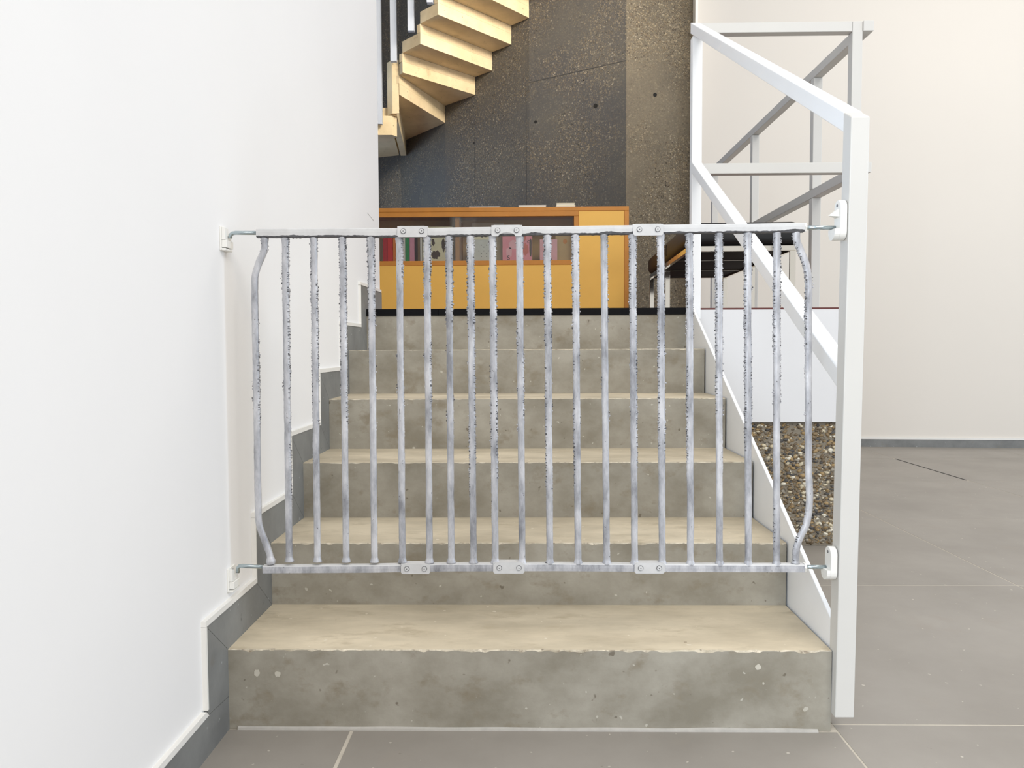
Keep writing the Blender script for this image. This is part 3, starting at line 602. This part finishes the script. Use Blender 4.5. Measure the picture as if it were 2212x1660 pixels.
def letter(ch, x, z, size, parent, y):
    cu = bpy.data.curves.new('letter_curve', 'FONT'); cu.body = ch; cu.size = size; cu.align_x = 'CENTER'; cu.align_y = 'CENTER'; cu.extrude = 0.0002
    tmp = bpy.data.objects.new('letter_tmp', cu); COL.objects.link(tmp); dg = bpy.context.evaluated_depsgraph_get(); me = bpy.data.meshes.new_from_object(tmp.evaluated_get(dg))
    bpy.data.objects.remove(tmp); V = [(v.co.x + x, y - v.co.z, v.co.y + z) for v in me.vertices]; Fc = [tuple(p.vertices) for p in me.polygons]; obj('printed_letter', V, Fc, 'b_ink', parent)
letter('S', -0.104, 1.372, 0.042, c, 4.9838); letter('O', 0.028, 1.474, 0.028, c, 4.9838)
t, c = face(0.098, 0.210, 0.142, 'b_rose2', 'plain light pink notebook right of the magazine')
t, c = face(0.200, 0.306, 0.168, 'b_kraft', 'brown card folder with a round hole mark at the slot\'s right end', 5.02, 0.006, 'card_folder', 'folder')
blot(c, 0.262, 1.480, 0.013, 0.016, 'ply_edge', 5.02, 0.0, 16, 'round_mark')
def flat(x0, x1, y0, y1, z0, z1_, cov, label):
    t = thing('book', ((x0 + x1) / 2, (y0 + y1) / 2, z0), label, 'book', 'books lying on the shelf top')
    th = min(0.002, (z1_ - z0) * 0.2)
    V, Fc, FM = join([(boxv((x0, y0, z0), (x1, y1, z0 + th)), BOXF, 0), (boxv((x0, y0, z1_ - th), (x1, y1, z1_)), BOXF, 0)]); obj('cover', V, Fc, cov, t)
    box('pages', (x0 + 0.001, y0 + 0.001, z0 + th + 0.0002), (x1 - 0.002, y1 - 0.001, z1_ - th - 0.0002), 'paper', t)
zt += 0.0003
flat(-0.353, -0.158, 4.925, 5.12, zt, zt + 0.009, 'b_white', 'thin white booklet lying on the shelf top, leftmost one')
flat(-0.038, 0.138, 4.93, 5.12, zt, zt + 0.018, 'b_grey', 'thick pale grey book lying on the shelf top, middle one')
flat(0.202, 0.324, 4.93, 5.10, zt, zt + 0.014, 'b_cream', 'cream book lying on the shelf top, lower of two stacked')
flat(0.204, 0.320, 4.932, 5.10, zt + 0.0145, zt + 0.030, 'b_cream', 'cream book lying on the shelf top, upper of two stacked')
box('paper_sheet', (-0.56, 4.93, zt), (-0.37, 5.12, zt + 0.0035), 'paper'); setp(bpy.data.objects['paper_sheet'], 'flat white paper sheets on the shelf top beside the thin booklet', 'paper')

# ------------------------------------------------------------------ bench
bn = thing('bench', (0.76, 3.60, LAND), 'black leather bench on a chrome frame standing on the landing', 'bench', rotz=R(-2.0))
V, Fc = bev(boxv((0.745, 3.585, 1.2600), (1.264, 5.01, 1.3690)), BOXF, 0.034, 5); cu = obj('cushion', V, Fc, 'leather', bn, smooth=True)
def ring_strap(y):
    V = []; a = (0.7435, 1.2655, 1.2590, 1.3705); pr = [(a[0], a[2] + 0.03), (a[0], a[3] - 0.03), (a[0] + 0.012, a[3] - 0.01), (a[0] + 0.035, a[3]), (a[1] - 0.035, a[3]), (a[1] - 0.012, a[3] - 0.01), (a[1], a[3] - 0.03), (a[1], a[2] + 0.03), (a[1] - 0.03, a[2]), (a[0] + 0.03, a[2])]
    V, Fc = prism_vf(pr, 'y', y - 0.006, y + 0.006); obj('seam_strap', V, Fc, 'web', cu)
ring_strap(4.20)
fx0, fx1, fy0, fy1, fz0, fz1 = 0.757, 1.248, 3.597, 5.0, 1.2350, 1.2590
for a, b in (((fx0, fy0, fz0), (fx1, fy0 + 0.018, fz1)), ((fx0, fy1 - 0.018, fz0), (fx1, fy1, fz1)), ((fx0, fy0 + 0.0185, fz0), (fx0 + 0.018, fy1 - 0.0185, fz1)), ((fx1 - 0.018, fy0 + 0.0185, fz0), (fx1, fy1 - 0.0185, fz1))): box('frame_rail', a, b, 'chrome', bn, 0.001, 1)
box('webbing', (fx0 + 0.019, fy0 + 0.019, 1.246), (fx1 - 0.019, fy1 - 0.019, 1.2565), 'web', bn)
for y in (4.04, 4.56): box('cross_rod', (fx0 + 0.019, y, 1.240), (fx1 - 0.019, y + 0.006, 1.2455), 'chrome', bn)
for x in (fx0, fx1 - 0.026):
    for y in (fy0, 4.31, fy1 - 0.014): box('leg', (x, y, LAND), (x + 0.026, y + 0.014, fz0 - 0.0005), 'chrome', bn, 0.001, 1)
